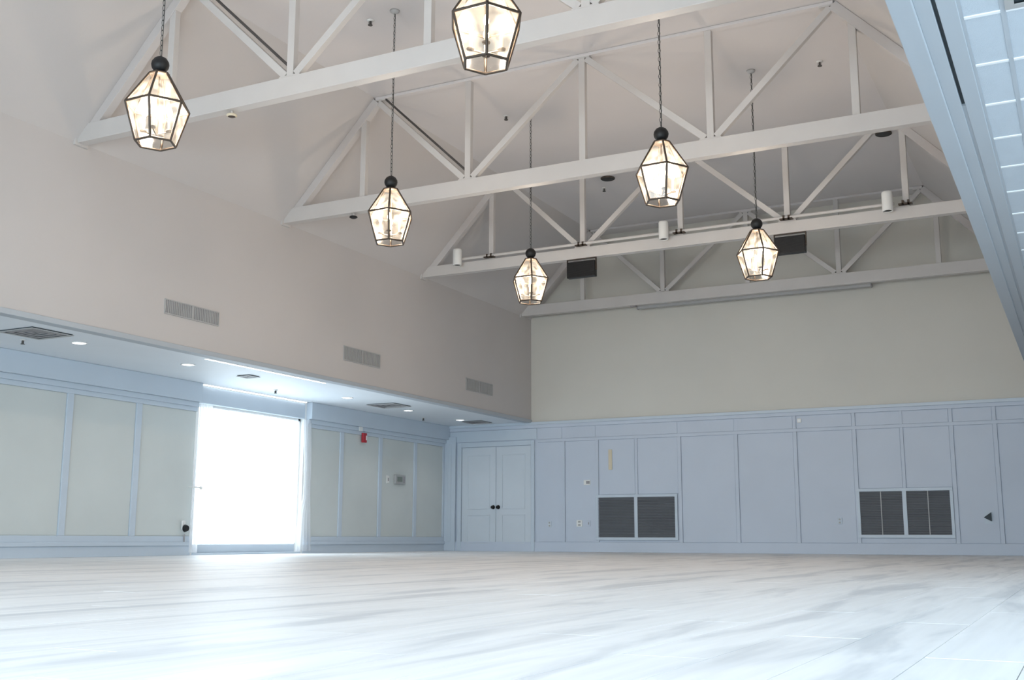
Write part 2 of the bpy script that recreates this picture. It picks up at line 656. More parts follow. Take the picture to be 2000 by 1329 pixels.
# double door in the back wall
dr = empty('door_1', (-11.46, Y0, 0), kind='structure')
hw = 0.86
cs = MB()
cs.box((-hw - 0.10, -0.05, 0), (-hw, 0.0, 2.36)).box((hw, -0.05, 0), (hw + 0.08, 0.0, 2.36)).box((-hw, -0.05, 2.26), (hw, 0.0, 2.36))
cs.build('casing', M['trim'], dr, 0.006)
for s in (-1, 1):
    x0, x1 = (-hw + 0.01, -0.006) if s < 0 else (0.006, hw - 0.01)
    lf = box('door_leaf', (x0, -0.022, 0.012), (x1, 0.0, 2.25), M['door'], dr, 0.003)
    for z0, z1 in ((0.16, 0.78), (0.90, 2.08)):
        pm = MB()
        a, b = x0 + 0.14, x1 - 0.14
        e = 0.022
        for q in (((a, z0), (b, z0 + e)), ((a, z1 - e), (b, z1)), ((a, z0 + e), (a + e, z1 - e)), ((b - e, z0 + e), (b, z1 - e))):
            pm.box((q[0][0], -0.034, q[0][1]), (q[1][0], -0.02, q[1][1]))
        pm.build('panel_molding', M['door'], lf, 0.003)
    kn = MB()
    kx = s * 0.062
    kn.tube((kx, -0.02, 0.94), (kx, -0.028, 0.94), 0.045, 16)
    kn.tube((kx, -0.028, 0.94), (kx, -0.06, 0.94), 0.014, 10)
    kn.lathe((0, 0, 0), [(0.001, -0.03), (0.028, -0.018), (0.036, 0), (0.028, 0.018), (0.001, 0.03)], 14)
    # turn the lathed ball to face the room
    n0 = len(kn.v) - 14 * 5
    for i in range(n0, len(kn.v)):
        x, y, z = kn.v[i]
        kn.v[i] = (kx + x, -0.075 + z, 0.94 + y)
    kn.build('door_knob', M['black'], lf, label='round black door knob')
# corner pilaster left of the door
MB().box((XW + 0.02, Y0 - 0.07, 0), (XW + 0.30, Y0, 2.5)).build('pilaster', M['trim'], low, 0.006)
MB().box((XW + 0.12, Y0 - 0.085, 0.2), (XW + 0.20, Y0 - 0.068, 2.36)).build('pilaster', M['trim'], low, 0.004)
box('wall_panel', (XW + 0.02, Y0 - 0.02, 2.38), (-10.47, Y0 + 0.01, 2.61), M['trim'], low)

# ------------------------------------------------------------------ left outer wall (aisle)
WY0, WY1, WZ1 = 13.60, 16.35, 2.44
lw = MB()
lw.box((XW - 0.25, YF, -0.02), (XW, WY0, ZS))
lw.box((XW - 0.25, WY1, -0.02), (XW, YB, ZS))
lw.box((XW - 0.25, WY0, 2.60), (XW, WY1, ZS))
lwo = lw.build('wall_left_aisle', M['panelL'], kind='structure')


def lbox(name, y0, y1, z0, z1, d, mt, bev=0.004):
    return MB().box((XW - 0.01, y0, z0), (XW + d, y1, z1)).build(name, mt, lwo, bev)


for a, b in ((YF, WY0 - 0.06), (WY1 + 0.06, YB)):
    lbox('rail', a, b, 2.44, 2.75, 0.13, M['trim'], 0.01)
    lbox('rail', a, b, 2.36, 2.44, 0.07, M['trim'], 0.008)
    lbox('rail', a, b, 2.29, 2.36, 0.035, M['trim'])
    lbox('rail', a, b, 0.21, 0.30, 0.035, M['trim'])
    lbox('rail', a, b, 0.15, 0.21, 0.06, M['trim'], 0.008)
    lbox('baseboard', a, b, 0.0, 0.15, 0.03, M['trim'])
sa = [-2.3, -0.97, 0.36, 1.69, 3.02, 4.35, 5.68, 7.01, 8.34, 9.67, 11.01, 12.31, 13.60]
sb = [16.35, 17.52, 18.85, 20.18, 21.38]
for lst in (sa, sb):
    for y in lst:
        if y in (13.60, 16.35):
            continue
        lbox('stile', y - 0.055, y + 0.055, 0.30, 2.29, 0.03, M['trim'])
    for a, b in zip(lst[:-1], lst[1:]):
        lbox('wall_panel', a + (0.06 if a != 16.35 else 0.065), b - 0.06 - (0.005 if b == 13.60 else 0), 0.306, 2.284, 0.006, M['panelL'], 0.002)

# glazed door in its recess
win = empty('window_2', (XW, 0, 0), kind='structure')
fr = MB()
for y0, y1, z0, z1 in ((WY0, WY0 + 0.07, 0, 2.44), (WY1 - 0.07, WY1, 0, 2.44), (WY0, WY1, 2.38, 2.46)):
    fr.box((-0.16, y0, z0), (-0.08, y1, z1))
fr.build('window_frame', M['white'], win, 0.004)
MB().box((-0.17, WY0 + 0.07, 0.0), (-0.07, WY1 - 0.07, 0.17)).build('bottom_rail', M['trim'], win, 0.01)
box('threshold', (-0.24, WY0, -0.02), (0.03, WY1, 0.03), M['trim'], win, 0.006)
box('glass_pane', (-0.125, WY0 + 0.07, 0.17), (-0.118, WY1 - 0.07, 2.38), M['glass'], win)
box('header', (-0.20, WY0, 2.44), (0.02, WY1, 2.72), M['trim'], win, 0.01)
for y0, y1 in ((WY0 - 0.06, WY0 + 0.004), (WY1 - 0.004, WY1 + 0.06)):
    box('window_jamb', (-0.245, y0, 0), (0.006, y1, ZS), M['white'], win, 0.002)


def curtain(name, rows, label, x, nf, amp, mt, N=60):
    """rows = (z, y_left, y_right); a folded cloth"""
    mb = MB()
    for side in (0,):
        vs = []
        for z, a, b in rows:
            for i in range(N + 1):
                t = i / N
                y = a + (b - a) * t
                k = amp * min(1, (b - a) / 0.3)
                vs.append((x + k * math.sin(t * nf * 2 * math.pi) + 0.3 * k * math.sin(t * nf * 4.7 + z), y, z))
        fs = []
        for j in range(len(rows) - 1):
            for i in range(N):
                fs.append((j * (N + 1) + i, j * (N + 1) + i + 1, (j + 1) * (N + 1) + i + 1, (j + 1) * (N + 1) + i))
        mb.add(vs, fs, 0, True)
    o = mb.build(name, mt)
    o['label'] = label
    o['category'] = 'curtain'
    return o


def interp(keys, n=26):
    out = []
    z0, z1 = keys[0][0], keys[-1][0]
    for k in range(n):
        z = z0 + (z1 - z0) * k / (n - 1)
        for p, q in zip(keys[:-1], keys[1:]):
            if (p[0] - z) * (q[0] - z) <= 1e-9:
                t = (z - p[0]) / (q[0] - p[0])
                t = t * t * (3 - 2 * t)
                out.append((z, p[1] + (q[1] - p[1]) * t, p[2] + (q[2] - p[2]) * t))
                break
    return out


cl = curtain('curtain', interp([(2.42, 13.54, 13.85), (1.9, 13.53, 13.80), (1.07, 13.48, 13.62), (0.6, 13.46, 13.64), (0.04, 13.46, 13.66)]),
             'white sheer curtain gathered at the left side of the bright glazed door', XW + 0.07, 5, 0.022, M['sheer'])
cr = curtain('curtain', interp([(2.42, 16.22, 16.48), (1.6, 16.30, 16.52), (1.07, 16.30, 16.52), (0.6, 16.16, 16.56), (0.04, 16.12, 16.60)]),
             'white sheer curtain gathered at the right side of the bright glazed door', XW + 0.07, 5, 0.022, M['sheer'])
sc_ = curtain('sheer_blind', interp([(2.40, 13.68, 16.29), (0.19, 13.68, 16.29)], 8),
              'thin sheer with vertical folds hanging across the bright glazed door', XW - 0.045, 22, 0.014, M['sheer'], 160)
tb = MB()
tb.tube((XW + 0.032, 13.435, 1.07), (XW + 0.13, 13.435, 1.07), 0.012, 8).tube((XW + 0.13, 13.43, 1.07), (XW + 0.13, 13.58, 1.06), 0.012, 8)
tb.lathe((XW + 0.135, 13.60, 1.06), [(0.001, -0.03), (0.026, -0.01), (0.026, 0.01), (0.001, 0.03)], 10)
tb.build('curtain_tieback', M['white'], label='small white holdback hook gripping the curtain left of the glazed door', category='tieback')

# ------------------------------------------------------------------ aisle soffits
so = box('soffit_left', (XW - 0.02, YF, ZS), (XL - 0.02, YB, ZS + 0.12), M['soffit'], kind='structure')
# right soffit: bulkhead band, dark partition track, band, suspended tiles
sr = empty('soffit_right', (0, 0, 0), kind='structure')
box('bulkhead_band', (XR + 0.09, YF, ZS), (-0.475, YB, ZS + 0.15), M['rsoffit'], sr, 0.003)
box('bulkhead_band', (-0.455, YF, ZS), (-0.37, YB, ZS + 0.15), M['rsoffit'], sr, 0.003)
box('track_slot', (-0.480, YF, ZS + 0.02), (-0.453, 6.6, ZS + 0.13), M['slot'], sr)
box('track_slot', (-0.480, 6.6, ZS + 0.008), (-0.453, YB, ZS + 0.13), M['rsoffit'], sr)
box('ceiling_void', (-0.37, YF, ZS + 0.16), (XE, YB, ZS + 0.2), M['cavity'], sr)
TP = 0.612
xs = [-0.365, -0.180]
while xs[-1] < 3.6:
    xs.append(xs[-1] + TP)
xs.append(XE)
ys = []
y = 5.425 - TP * 14
while y < YB:
    ys.append(max(y, YF))
    y += TP
ys.append(YB)
ys = sorted(set(ys))
far = MB()
for i in range(len(xs) - 1):
    for j in range(len(ys) - 1):
        a = (xs[i] + 0.010, ys[j] + 0.010, ZS + 0.008)
        b = (xs[i + 1] - 0.010, ys[j + 1] - 0.010, ZS + 0.03)
        if i == 1 and 4.7 < ys[j] < 4.9:
            continue
        if i < 4 and 2.9 < ys[j] < 14:
            MB().box(a, b).build('ceiling_tile', M['tile'], sr, 0.003)
        else:
            far.box(a, b)
far.build('ceiling_tiles', M['tile'], sr, kind='stuff')
for x in xs[:-1]:
    box('ceiling_grid_runner', (x - 0.012, YF, ZS + 0.006), (x + 0.012, YB, ZS + 0.034), M['rsoffit'], sr)
gr = MB()
for y in ys[1:-1]:
    for i in range(len(xs) - 1):
        gr.box((xs[i] + 0.012, y - 0.012, ZS + 0.002), (xs[i + 1] - 0.012, y + 0.012, ZS + 0.032))
gr.build('ceiling_grid_crossbars', M['grid'], sr, kind='stuff')


def square_diffuser(name, x, y, z, s, label, dark, n=4):
    g = empty(name, (x, y, z), label=label, cat='vent')
    for k in range(n):
        a = s / 2 * (1 - k / n)
        b = a - s / 2 / n * 0.55
        zz = -0.012 + 0.004 * k
        f = MB()
        f.box((-a, -a, zz), (a, -b, zz + 0.006)).box((-a, b, zz), (a, a, zz + 0.006))
        f.box((-a, -b, zz), (-b, b, zz + 0.006)).box((b, -b, zz), (a, b, zz + 0.006))
        f.build('louver_ring', M['ventdark'] if k else M['ventgrey'], g)
    box('backing', (-s / 2 + 0.01, -s / 2 + 0.01, 0.001), (s / 2 - 0.01, s / 2 - 0.01, 0.006), dark, g)
    return g


zc = ZS - 0.006
square_diffuser('ceiling_diffuser', -11.32, 9.19, zc, 0.62, 'square dark air diffuser in the left soffit, nearest the camera', M['slot'])
square_diffuser('ceiling_diffuser', -11.62, 17.43, zc, 0.62, 'square dark air diffuser in the left soffit just past the glazed door', M['slot'])
square_diffuser('ceiling_diffuser', -11.62, 20.85, zc, 0.50, 'square dark air diffuser in the left soffit nearest the back wall', M['slot'])
square_diffuser('ceiling_diffuser', -11.45, 13.25, zc, 0.26, 'smallest square diffuser in the left soffit, before the glazed door', M['slot'], 2)
square_diffuser('ceiling_diffuser', 0.126, 5.425 - TP / 2, ZS + 0.012, 0.59, 'dark square grille set into the tiled right soffit', M['slot'])


def downlight(x, y, label):
    g = empty('downlight', (x, y, ZS), label=label, cat='light')
    MB().lathe((0, 0, 0), [(0.085, -0.001), (0.105, -0.001), (0.108, -0.007), (0.09, -0.010), (0.085, -0.004)], 24).build('trim_ring', M['white'], g)
    MB().lathe((0, 0, 0), [(0.0005, -0.010), (0.065, -0.009), (0.088, -0.004)], 24).build('lamp_lens', M['downlamp'], g, label='lit white lens')
    l = bpy.data.lights.new('downlight_lamp', 'SPOT')
    l.energy = 14
    l.spot_size = R(110)
    l.spot_blend = 0.6
    l.shadow_soft_size = 0.06
    l.color = (0.93, 0.96, 1.0)
    lo = bpy.data.objects.new('downlight_lamp', l)
    COL.objects.link(lo)
    lo.parent = g
    lo.location = (0, 0, -0.03)


downlight(-11.42, 9.94, 'lit round downlight in the left soffit beside the nearest diffuser')
downlight(-11.46, 11.95, 'lit round downlight in the left soffit just before the glazed door')
downlight(-11.65, 16.14, 'faint lit downlight in the soffit in front of the glazed door')
downlight(-11.76, 18.33, 'lit round downlight in the left soffit right behind the middle diffuser')
downlight(-11.73, 20.32, 'lit round downlight in the left soffit nearest the back wall')


def sprinkler(x, y, z, label, s=1.0):
    g = empty('sprinkler', (x, y, z), label=label, cat='sprinkler')
    MB().lathe((0, 0, 0), [(0.001, -0.001), (0.035 * s, -0.002), (0.035 * s, -0.006), (0.012 * s, -0.012 * s), (0.001, -0.012 * s)], 14).build('escutcheon', M['white'], g)
    b = MB().tube((0, 0, -0.008), (0, 0, -0.05 * s), 0.011 * s, 8)
    b.tube((0, 0, -0.05 * s), (0, 0, -0.055 * s), 0.024 * s, 10)
    b.bar((-0.018 * s, 0, -0.015), (-0.018 * s, 0, -0.05 * s), 0.004, 0.004)
    b.bar((0.018 * s, 0, -0.015), (0.018 * s, 0, -0.05 * s), 0.004, 0.004)
    b.build('sprinkler_head', M['cablegrey'], g)


sprinkler(-11.87, 9.45, ZS, 'sprinkler head under the left soffit beside the nearest diffuser', 1.1)
sprinkler(-12.13, 14.74, ZS, 'sprinkler head under the left soffit in front of the glazed door', 1.1)
sprinkler(-12.2, 19.6, ZS, 'sprinkler head under the left soffit towards the back corner', 1.1)
sprinkler(-7.60, 10.79, ZF, 'sprinkler on the flat ceiling between first and second trusses', 1.3)
sprinkler(-7.56, 14.42, ZF, 'sprinkler on the flat ceiling between second and third trusses, left', 1.3)
sprinkler(-2.81, 14.61, ZF, 'sprinkler on the flat ceiling between second and third trusses, right', 1.3)
sprinkler(-7.59, 18.43, ZF, 'sprinkler on the flat ceiling just behind the round dark speaker', 1.3)


def speaker_disc(x, y, z, label, tilt=0):
    g = empty('ceiling_speaker', (x, y, z), label=label, cat='speaker')
    g.rotation_euler = (0, tilt, 0)
    MB().lathe((0, 0, 0), [(0.001, -0.001), (0.13, -0.002), (0.13, -0.02), (0.118, -0.026)], 24).build('rim', M['bronze'], g)
    MB().lathe((0, 0, 0), [(0.118, -0.022), (0.06, -0.028), (0.001, -0.029)], 24).build('speaker_grille', M['black'], g)


speaker_disc(-7.31, 17.93, ZF, 'round dark ceiling speaker behind the third truss, left of centre')
speaker_disc(-2.48, 17.84, ZF, 'round dark ceiling speaker behind the third truss, far right')

# glowing strips added to imitate daylight gleams by the glazed door
for nm, a, b, lb in (('gleam_strip', (XL - 0.26, 11.65, ZS - 0.010), (XL - 0.21, 14.4, ZS), 'thin glowing strip imitating a daylight gleam along the inner edge of the left soffit'),
                     ('gleam_strip', (XW + 0.035, WY0 + 0.02, ZS - 0.022), (XW + 0.07, WY1 - 0.02, ZS), 'thin glowing strip imitating reflected daylight right above the glazed door header')):
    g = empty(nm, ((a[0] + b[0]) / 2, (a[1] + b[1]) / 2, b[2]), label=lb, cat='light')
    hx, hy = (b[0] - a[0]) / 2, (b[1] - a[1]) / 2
    box('housing', (-hx - 0.008, -hy, -0.006), (hx + 0.008, hy, -0.001), M['white'], g)  # white rim of the added gleam strip, no lamp housing
    box('lens', (-hx, -hy, a[2] - b[2]), (hx, hy, -0.006), M['strip'], g)  # glowing face of the gleam, not a lamp lens

# ------------------------------------------------------------------ wall vents on the high left wall
def wall_vent(y0, y1, z0, z1, label):
    g = empty('wall_vent', (XL, (y0 + y1) / 2, z0), label=label, cat='vent')
    L = (y1 - y0) / 2
    H = z1 - z0
    f = MB()
    f.box((0.001, -L, 0), (0.018, L, 0.014)).box((0.001, -L, H - 0.014), (0.018, L, H))
    f.box((0.001, -L, 0.014), (0.018, -L + 0.014, H - 0.014)).box((0.001, L - 0.014, 0.014), (0.018, L, H - 0.014))
    f.build('frame', M['ventgrey'], g)
    box('center_bar', (0.001, -0.02, 0.014), (0.018, 0.02, H - 0.014), M['ventgrey'], g)
    box('backing', (0.001, -L + 0.01, 0.01), (0.004, L - 0.01, H - 0.01), M['ventdark'], g)
    n = 30
    fb = MB()
    for k in range(n):
        yy = -L + 0.02 + (k + 0.5) * (2 * L - 0.04) / n
        if abs(yy) < 0.025:
            continue
        fb.bar((0.010, yy, 0.014), (0.010, yy, H - 0.014), 0.010, 0.012)
    fb.build('louvers', M['ventgrey'], g, kind='stuff')


wall_vent(10.57, 11.60, 3.18, 3.38, 'long grey supply vent on the high left wall, nearest the camera')
wall_vent(14.55, 15.60, 3.13, 3.37, 'long grey supply vent on the high left wall, middle of three')
wall_vent(18.57, 19.66, 3.12, 3.36, 'long grey supply vent on the high left wall, nearest the back wall')

# ------------------------------------------------------------------ trusses


def slope_z(x):
    if x < XA:
        return 5.02 + (x - XL) / (XA - XL) * (ZF - 5.02)
    if x > XEE:
        return 5.02 + (XR - x) / (XR - XEE) * (ZF - 5.02)
    return ZF


def truss(idx, y, label, cable):
    g = empty('roof_truss', (XC, y, ZC), label=label, cat='truss', group='roof trusses across the hall')
    d = 0.13
    tm = M['truss']

    def P(x, z, yy=0):
        return (x - XC, yy, z - ZC)
    hgt = 0.225 if idx != 2 else 0.19
    zt = ZC + hgt
    MB().box(P(XL + 0.002, ZC, -d / 2), P(XR - 0.002, zt, d / 2)).build('bottom_chord', tm, g, 0.006)
    MB().box(P(XA + 0.02, ZF - 0.045, -0.05), P(XEE - 0.02, ZF - 0.002, 0.05)).build('top_chord', M['ceil'], g, 0.004)
    # rafters along the slopes
    for s in (-1, 1):
        x0, x1 = (XL, XA) if s < 0 else (XR, XEE)
        v = Vector((x1 - x0, 0, ZF - 5.02)).normalized()
        nrm = Vector((v.z * (1 if s < 0 else -1), 0, -abs(v.x)))
        off = nrm * 0.062
        p = Vector(P(x0, 5.02)) + off + v * 0.16
        q = Vector(P(x1, ZF)) + off - v * 0.02
        MB().bar(p, q, 0.12, 0.11).build('rafter', M['upper'], g, 0.004)
    for x in (XP, XB, XC, XD, XQ):
        top = slope_z(x) - (0.045 if XA < x < XEE else 0.13)
        MB().box(P(x - 0.045, zt - 0.01, -0.04), P(x + 0.045, top, 0.04)).build('post', tm, g, 0.004)
    for a, b in ((XA, XB), (XC, XB), (XC, XD), (XEE, XD)):
        sgn = 1 if a > b else -1
        p = Vector(P(b + sgn * 0.07, zt + 0.03))
        q = Vector(P(a - sgn * 0.06, ZF - 0.075))
        dg = MB().bar(p, q, 0.085, 0.075).build('diagonal', tm, g, 0.004)
        if cable and a == XA:
            o2 = Vector((0.075, -0.02, 0.075))
            MB().tube(p + o2, q + o2, 0.016, 8).build('cable', M['cablegrey'], dg, label='thin dark cable along the diagonal')
    for x in (XB, XD):
        MB().box(P(x - 0.14, zt - 0.002, -0.05), P(x + 0.14, zt + 0.02, 0.05)).build('gusset', tm, g)
    for x in (XC, XA + 0.07, XEE - 0.07):
        MB().box(P(x - 0.12, ZF - 0.063, -0.045), P(x + 0.12, ZF - 0.045, 0.045)).build('gusset', tm, g)
    # end plates against the walls
    for x0, x1 in ((XL + 0.001, XL + 0.035), (XR - 0.035, XR - 0.001)):
        MB().box(P(x0, ZC - 0.03, -0.10), P(x1, zt + 0.05, 0.10)).build('end_plate', tm, g)
    return g


labs = ['nearest white roof truss, running across the top left of the photo',
        'second white roof truss from the camera, above the two middle lanterns',
        'third white roof truss from the camera, carrying the spotlights and black boxes',
        'rearmost white roof truss, close to the cream back wall']
for i, y in enumerate(TY):
    truss(i, y, labs[i], i < 2)

# round detectors hung just under the first two trusses
for x, y, rr, lb in ((-8.21, TY[0], 0.055, 'small round bronze ringed detector under the left part of nearest truss'),
                     (-9.33, TY[1], 0.055, 'small flat dark detector under the left end of second truss')):
    g = empty('detector', (x, y, ZC), label=lb, cat='detector')
    MB().lathe((0, 0, 0), [(0.001, -0.001), (0.018, -0.002), (0.018, -0.045), (0.001, -0.046)], 12).build('stem', M['truss'], g)
    MB().lathe((0, 0, -0.04), [(0.001, 0.0), (rr, -0.003), (rr + 0.006, -0.018), (rr - 0.012, -0.03)], 20).build('rim', M['beige'] if y == TY[0] else M['black'], g)
    MB().lathe((0, 0, -0.04), [(rr - 0.01, -0.028), (0.03, -0.036), (0.001, -0.038)], 20).build('detector_cap', M['bronze'] if y == TY[0] else M['black'], g)

# third truss: pipe, clamps, spotlights, black boxes
y3 = TY[2]
zt3 = ZC + 0.19
pr = empty('lighting_pipe', (XC, y3 - 0.11, zt3 + 0.05), label='long white pipe clamped along the front of third truss', cat='pipe')
MB().tube((-9.85 - XC, 0, 0), (-2.25 - XC, 0, 0), 0.024, 12).build('pipe', M['truss'], pr)
for x in (XP, XB, XC, XD, XQ):
    cm = MB().box((x - XC - 0.10, -0.03, -0.035), (x - XC + 0.10, 0.05, -0.015))
    cm.box((x - XC - 0.05, -0.03, -0.035), (x - XC - 0.02, 0.03, 0.03)).box((x - XC + 0.03, -0.03, -0.035), (x - XC + 0.06, 0.03, 0.03))
    cm.build('clamp', M['bronze'], pr, label='dark pipe clamp')
for x, lb in ((-9.75, 'white cylindrical spotlight at the left end of the third truss'),
              (-5.85, 'white cylindrical spotlight in the middle of the third truss'),
              (-2.33, 'white cylindrical spotlight at the right end of the third truss')):
    g = empty('spotlight', (x, y3 - 0.222, 5.10), label=lb, cat='spotlight')
    MB().lathe((0, 0, 0), [(0.060, 0.02), (0.066, 0.0), (0.076, 0.0), (0.080, 0.02), (0.080, 0.28), (0.070, 0.30), (0.001, 0.30)], 24).build('housing', M['white'], g)
    MB().lathe((0, 0, 0), [(0.001, 0.035), (0.045, 0.03), (0.062, 0.012)], 24).build('lens', M['black'], g, label='unlit dark lens')
    MB().box((-0.02, 0.075, 0.12), (0.02, 0.086, 0.17)).build('bracket', M['bronze'], g)
for x0, x1, lb in ((-7.66, -7.14, 'black box hanging under the third truss, the left of two'),
                   (-4.08, -3.60, 'black box hanging under the third truss, the right of two')):
    g = empty('hanging_speaker', ((x0 + x1) / 2, y3 - 0.03, ZC), rz=0, label=lb, cat='speaker')
    W = (x1 - x0) / 2
    bx = MB().box((-W, -0.055, -0.335), (W, 0.055, -0.055)).build('cabinet', M['black'], g, 0.012)
    fg = MB()
    for k in range(14):
        zz = -0.32 + k * 0.019
        fg.box((-W + 0.02, -0.060, zz), (W - 0.02, -0.055, zz + 0.008))
    fg.build('speaker_grille', M['black'], bx, kind='stuff')
    yk = MB().box((-W - 0.012, -0.02, -0.22), (-W, 0.02, -0.01)).box((W, -0.02, -0.22), (W + 0.012, 0.02, -0.01)).box((-W - 0.012, -0.02, -0.014), (W + 0.012, 0.02, -0.002))
    yk.build('yoke', M['bronze'], g)

# grey bar added in place of the shadow under the rearmost truss
g = empty('shade_bar', (-5.65, TY[3] + 0.13, ZC - 0.05), label='long slim grey bar imitating the shadow under the rearmost truss', cat='casing')
MB().box((-2.33, -0.05, 0), (2.33, 0.05, 0.055)).build('housing', M['ventgrey'], g, 0.008)  # body of the added shade bar, no real housing
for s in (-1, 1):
    MB().box((s * 2.33 - 0.012, -0.055, -0.006), (s * 2.33 + 0.012, 0.055, 0.06)).build('shade_bar_end', M['ventdark'], g)

# small conduit box on the underside of the rear truss
g = empty('junction_box', (-8.02, TY[3] - 0.03, ZC), label='tiny grey box under the left part of rearmost truss', cat='box')
MB().box((-0.06, -0.03, -0.03), (0.06, 0.03, -0.001)).build('housing', M['ventdark'], g, 0.004)

# ------------------------------------------------------------------ lanterns
ZL = 4.506


def lantern(x, y, label):
    """origin at the centre of the black ball"""
    g = empty('lantern_pendant', (x, y, ZL), label=label, cat='pendant light', group='seeded glass lanterns hanging in two rows')
    top, mid, bot = (0.090, -0.095), (0.285, -0.405), (0.180, -0.750)

    def ring(rz):
        return [Vector((rz[0] * math.cos(k * math.pi / 3), rz[0] * math.sin(k * math.pi / 3), rz[1])) for k in range(6)]
    T, Mi, B = ring(top), ring(mid), ring(bot)
    MB().lathe((0, 0, 0), [(0.001, 0.080), (0.025, 0.076), (0.055, 0.058), (0.076, 0.026), (0.080, 0), (0.074, -0.030), (0.054, -0.060), (0.03, -0.074), (0.001, -0.078)], 24).build('ball_finial', M['black'], g, label='black ball at the top')
    MB().lathe((0, 0, 0), [(0.001, -0.07), (0.060, -0.078), (0.092, -0.090), (0.092, -0.100), (0.05, -0.112), (0.001, -0.115)], 12).build('cap', M['bronze'], g)
    for nm, Rg in (('middle_ring', Mi), ('bottom_ring', B), ('top_ring', T)):
        mb = MB()
        for k in range(6):
            mb.tube(Rg[k], Rg[(k + 1) % 6], 0.0115, 6)
        mb.build(nm, M['bronze'], g)
    for k in range(6):
        MB().tube(T[k], Mi[k], 0.0115, 6).build('rib', M['bronze'], g)
        MB().tube(Mi[k], B[k], 0.0115, 6).build('rib', M['bronze'], g)
    for (A1, B1) in ((T, Mi), (Mi, B)):
        for k in range(6):
            q = [A1[k], A1[(k + 1) % 6], B1[(k + 1) % 6], B1[k]]
            inn = [v * 0.985 for v in q]
            for a_, b_ in zip(inn, q):
                a_.z = b_.z
            c = sum((v for v in inn), Vector()) / 4
            inn = [c + (v - c) * 0.965 for v in inn]
            MB().add(inn, [(0, 1, 2, 3)]).build('glass_pane', M['pane'], g)
    # candle cluster inside
    st = MB().tube((0, 0, -0.11), (0, 0, -0.68), 0.008, 8)
    for k in range(4):
        a = k * math.pi / 2 + 0.5
        e = Vector((0.115 * math.cos(a), 0.115 * math.sin(a), -0.64))
        st.tube((0, 0, -0.67), e, 0.007, 6)
        st.lathe(e, [(0.001, -0.004), (0.03, 0.0), (0.034, 0.01), (0.001, 0.012)], 10)
    st.build('candle_stem', M['bronze'], g)
    for k in range(4):
        a = k * math.pi / 2 + 0.5
        e = Vector((0.115 * math.cos(a), 0.115 * math.sin(a), -0.64))
        cd = MB().tube(e + Vector((0, 0, 0.01)), e + Vector((0, 0, 0.14)), 0.014, 10).build('candle_sleeve', M['candle'], g)
        MB().lathe(e + Vector((0, 0, 0.14)), [(0.010, 0), (0.021, 0.022), (0.022, 0.04), (0.012, 0.075), (0.001, 0.098)], 10).build('flame_bulb', M['flame'], cd, label='lit flame bulb')
    # chain of links up to the canopy
    L = ZF - ZL
    ch = MB()
    z = 0.085
    n = 0
    MB_link = 0.030
    while z < L - 0.05:
        ch.torus((0, 0, z + MB_link), 0.013, 0.0036, (1, 0, 0) if n % 2 else (0, 1, 0), 8, 4, 2.2)
        z += 0.049
        n += 1
    ch.tube((0.006, 0.004, 0.08), (0.006, 0.004, L - 0.02), 0.0045, 6)
    ch.build('chain', M['chain'], g)
    MB().lathe((0, 0, L), [(0.001, -0.045), (0.02, -0.043), (0.055, -0.02), (0.062, -0.001), (0.001, -0.001)], 16).build('ceiling_canopy', M['ventgrey'], g)
    l = bpy.data.lights.new('lantern_lamp', 'POINT')
    l.energy = LANTERN_W
    l.color = WARM
    l.shadow_soft_size = 0.09
    lo = bpy.data.objects.new('lantern_lamp', l)
    COL.objects.link(lo)
    lo.parent = g
    lo.location = (0, 0, -0.47)
    return g


L1 = lantern(-7.184, 6.936, 'lit glass lantern pendant furthest left in the photo, before the nearest truss')
km = kidmap()
for x, y, lb in ((-3.732, 6.793, 'lit glass lantern pendant cut by the top edge of the photo'),
                 (-7.184, 10.716, 'lit glass lantern pendant in the left row between first and second trusses'),
                 (-3.732, 10.663, 'lit glass lantern pendant in the right row between first and second trusses'),
                 (-7.184, 14.513, 'lit glass lantern pendant in the left row just before the third truss'),
                 (-3.732, 14.483, 'lit glass lantern pendant furthest right, beside the right black box')):
    c = copy_tree(L1, km)
    c.location = (x, y, ZL)
    c['label'] = lb

# ------------------------------------------------------------------ small fittings
def plate(name, loc, sx, sz, label, cat, axis, mt, detail='socket'):
    """flat fitting on the back wall (axis 'y') or on the left wall (axis 'x')"""
    g = empty(name, loc, label=label, cat=cat)
    if axis == 'x':
        g.rotation_euler = (0, 0, R(90))
    MB().box((-sx / 2, -0.016, -sz / 2), (sx / 2, 0.0, sz / 2)).build('cover_plate', mt, g, 0.004)
    if detail == 'socket':
        for z in (-0.25, 0.25):
            MB().box((-sx * 0.22, -0.020, z * sz - sz * 0.13), (sx * 0.22, -0.016, z * sz + sz * 0.13)).build('socket_face', M['ventgrey'], g, 0.002)
    elif detail == 'dial':
        MB().box((-sx * 0.1, -0.026, -sz * 0.3), (sx * 0.42, -0.016, sz * 0.3)).build('display', M['ventdark'], g, 0.003)
    elif detail == 'toggle':
        MB().box((-sx * 0.12, -0.028, -sz * 0.2), (sx * 0.12, -0.016, sz * 0.2)).build('toggle', M['ventdark'], g, 0.002)
    return g


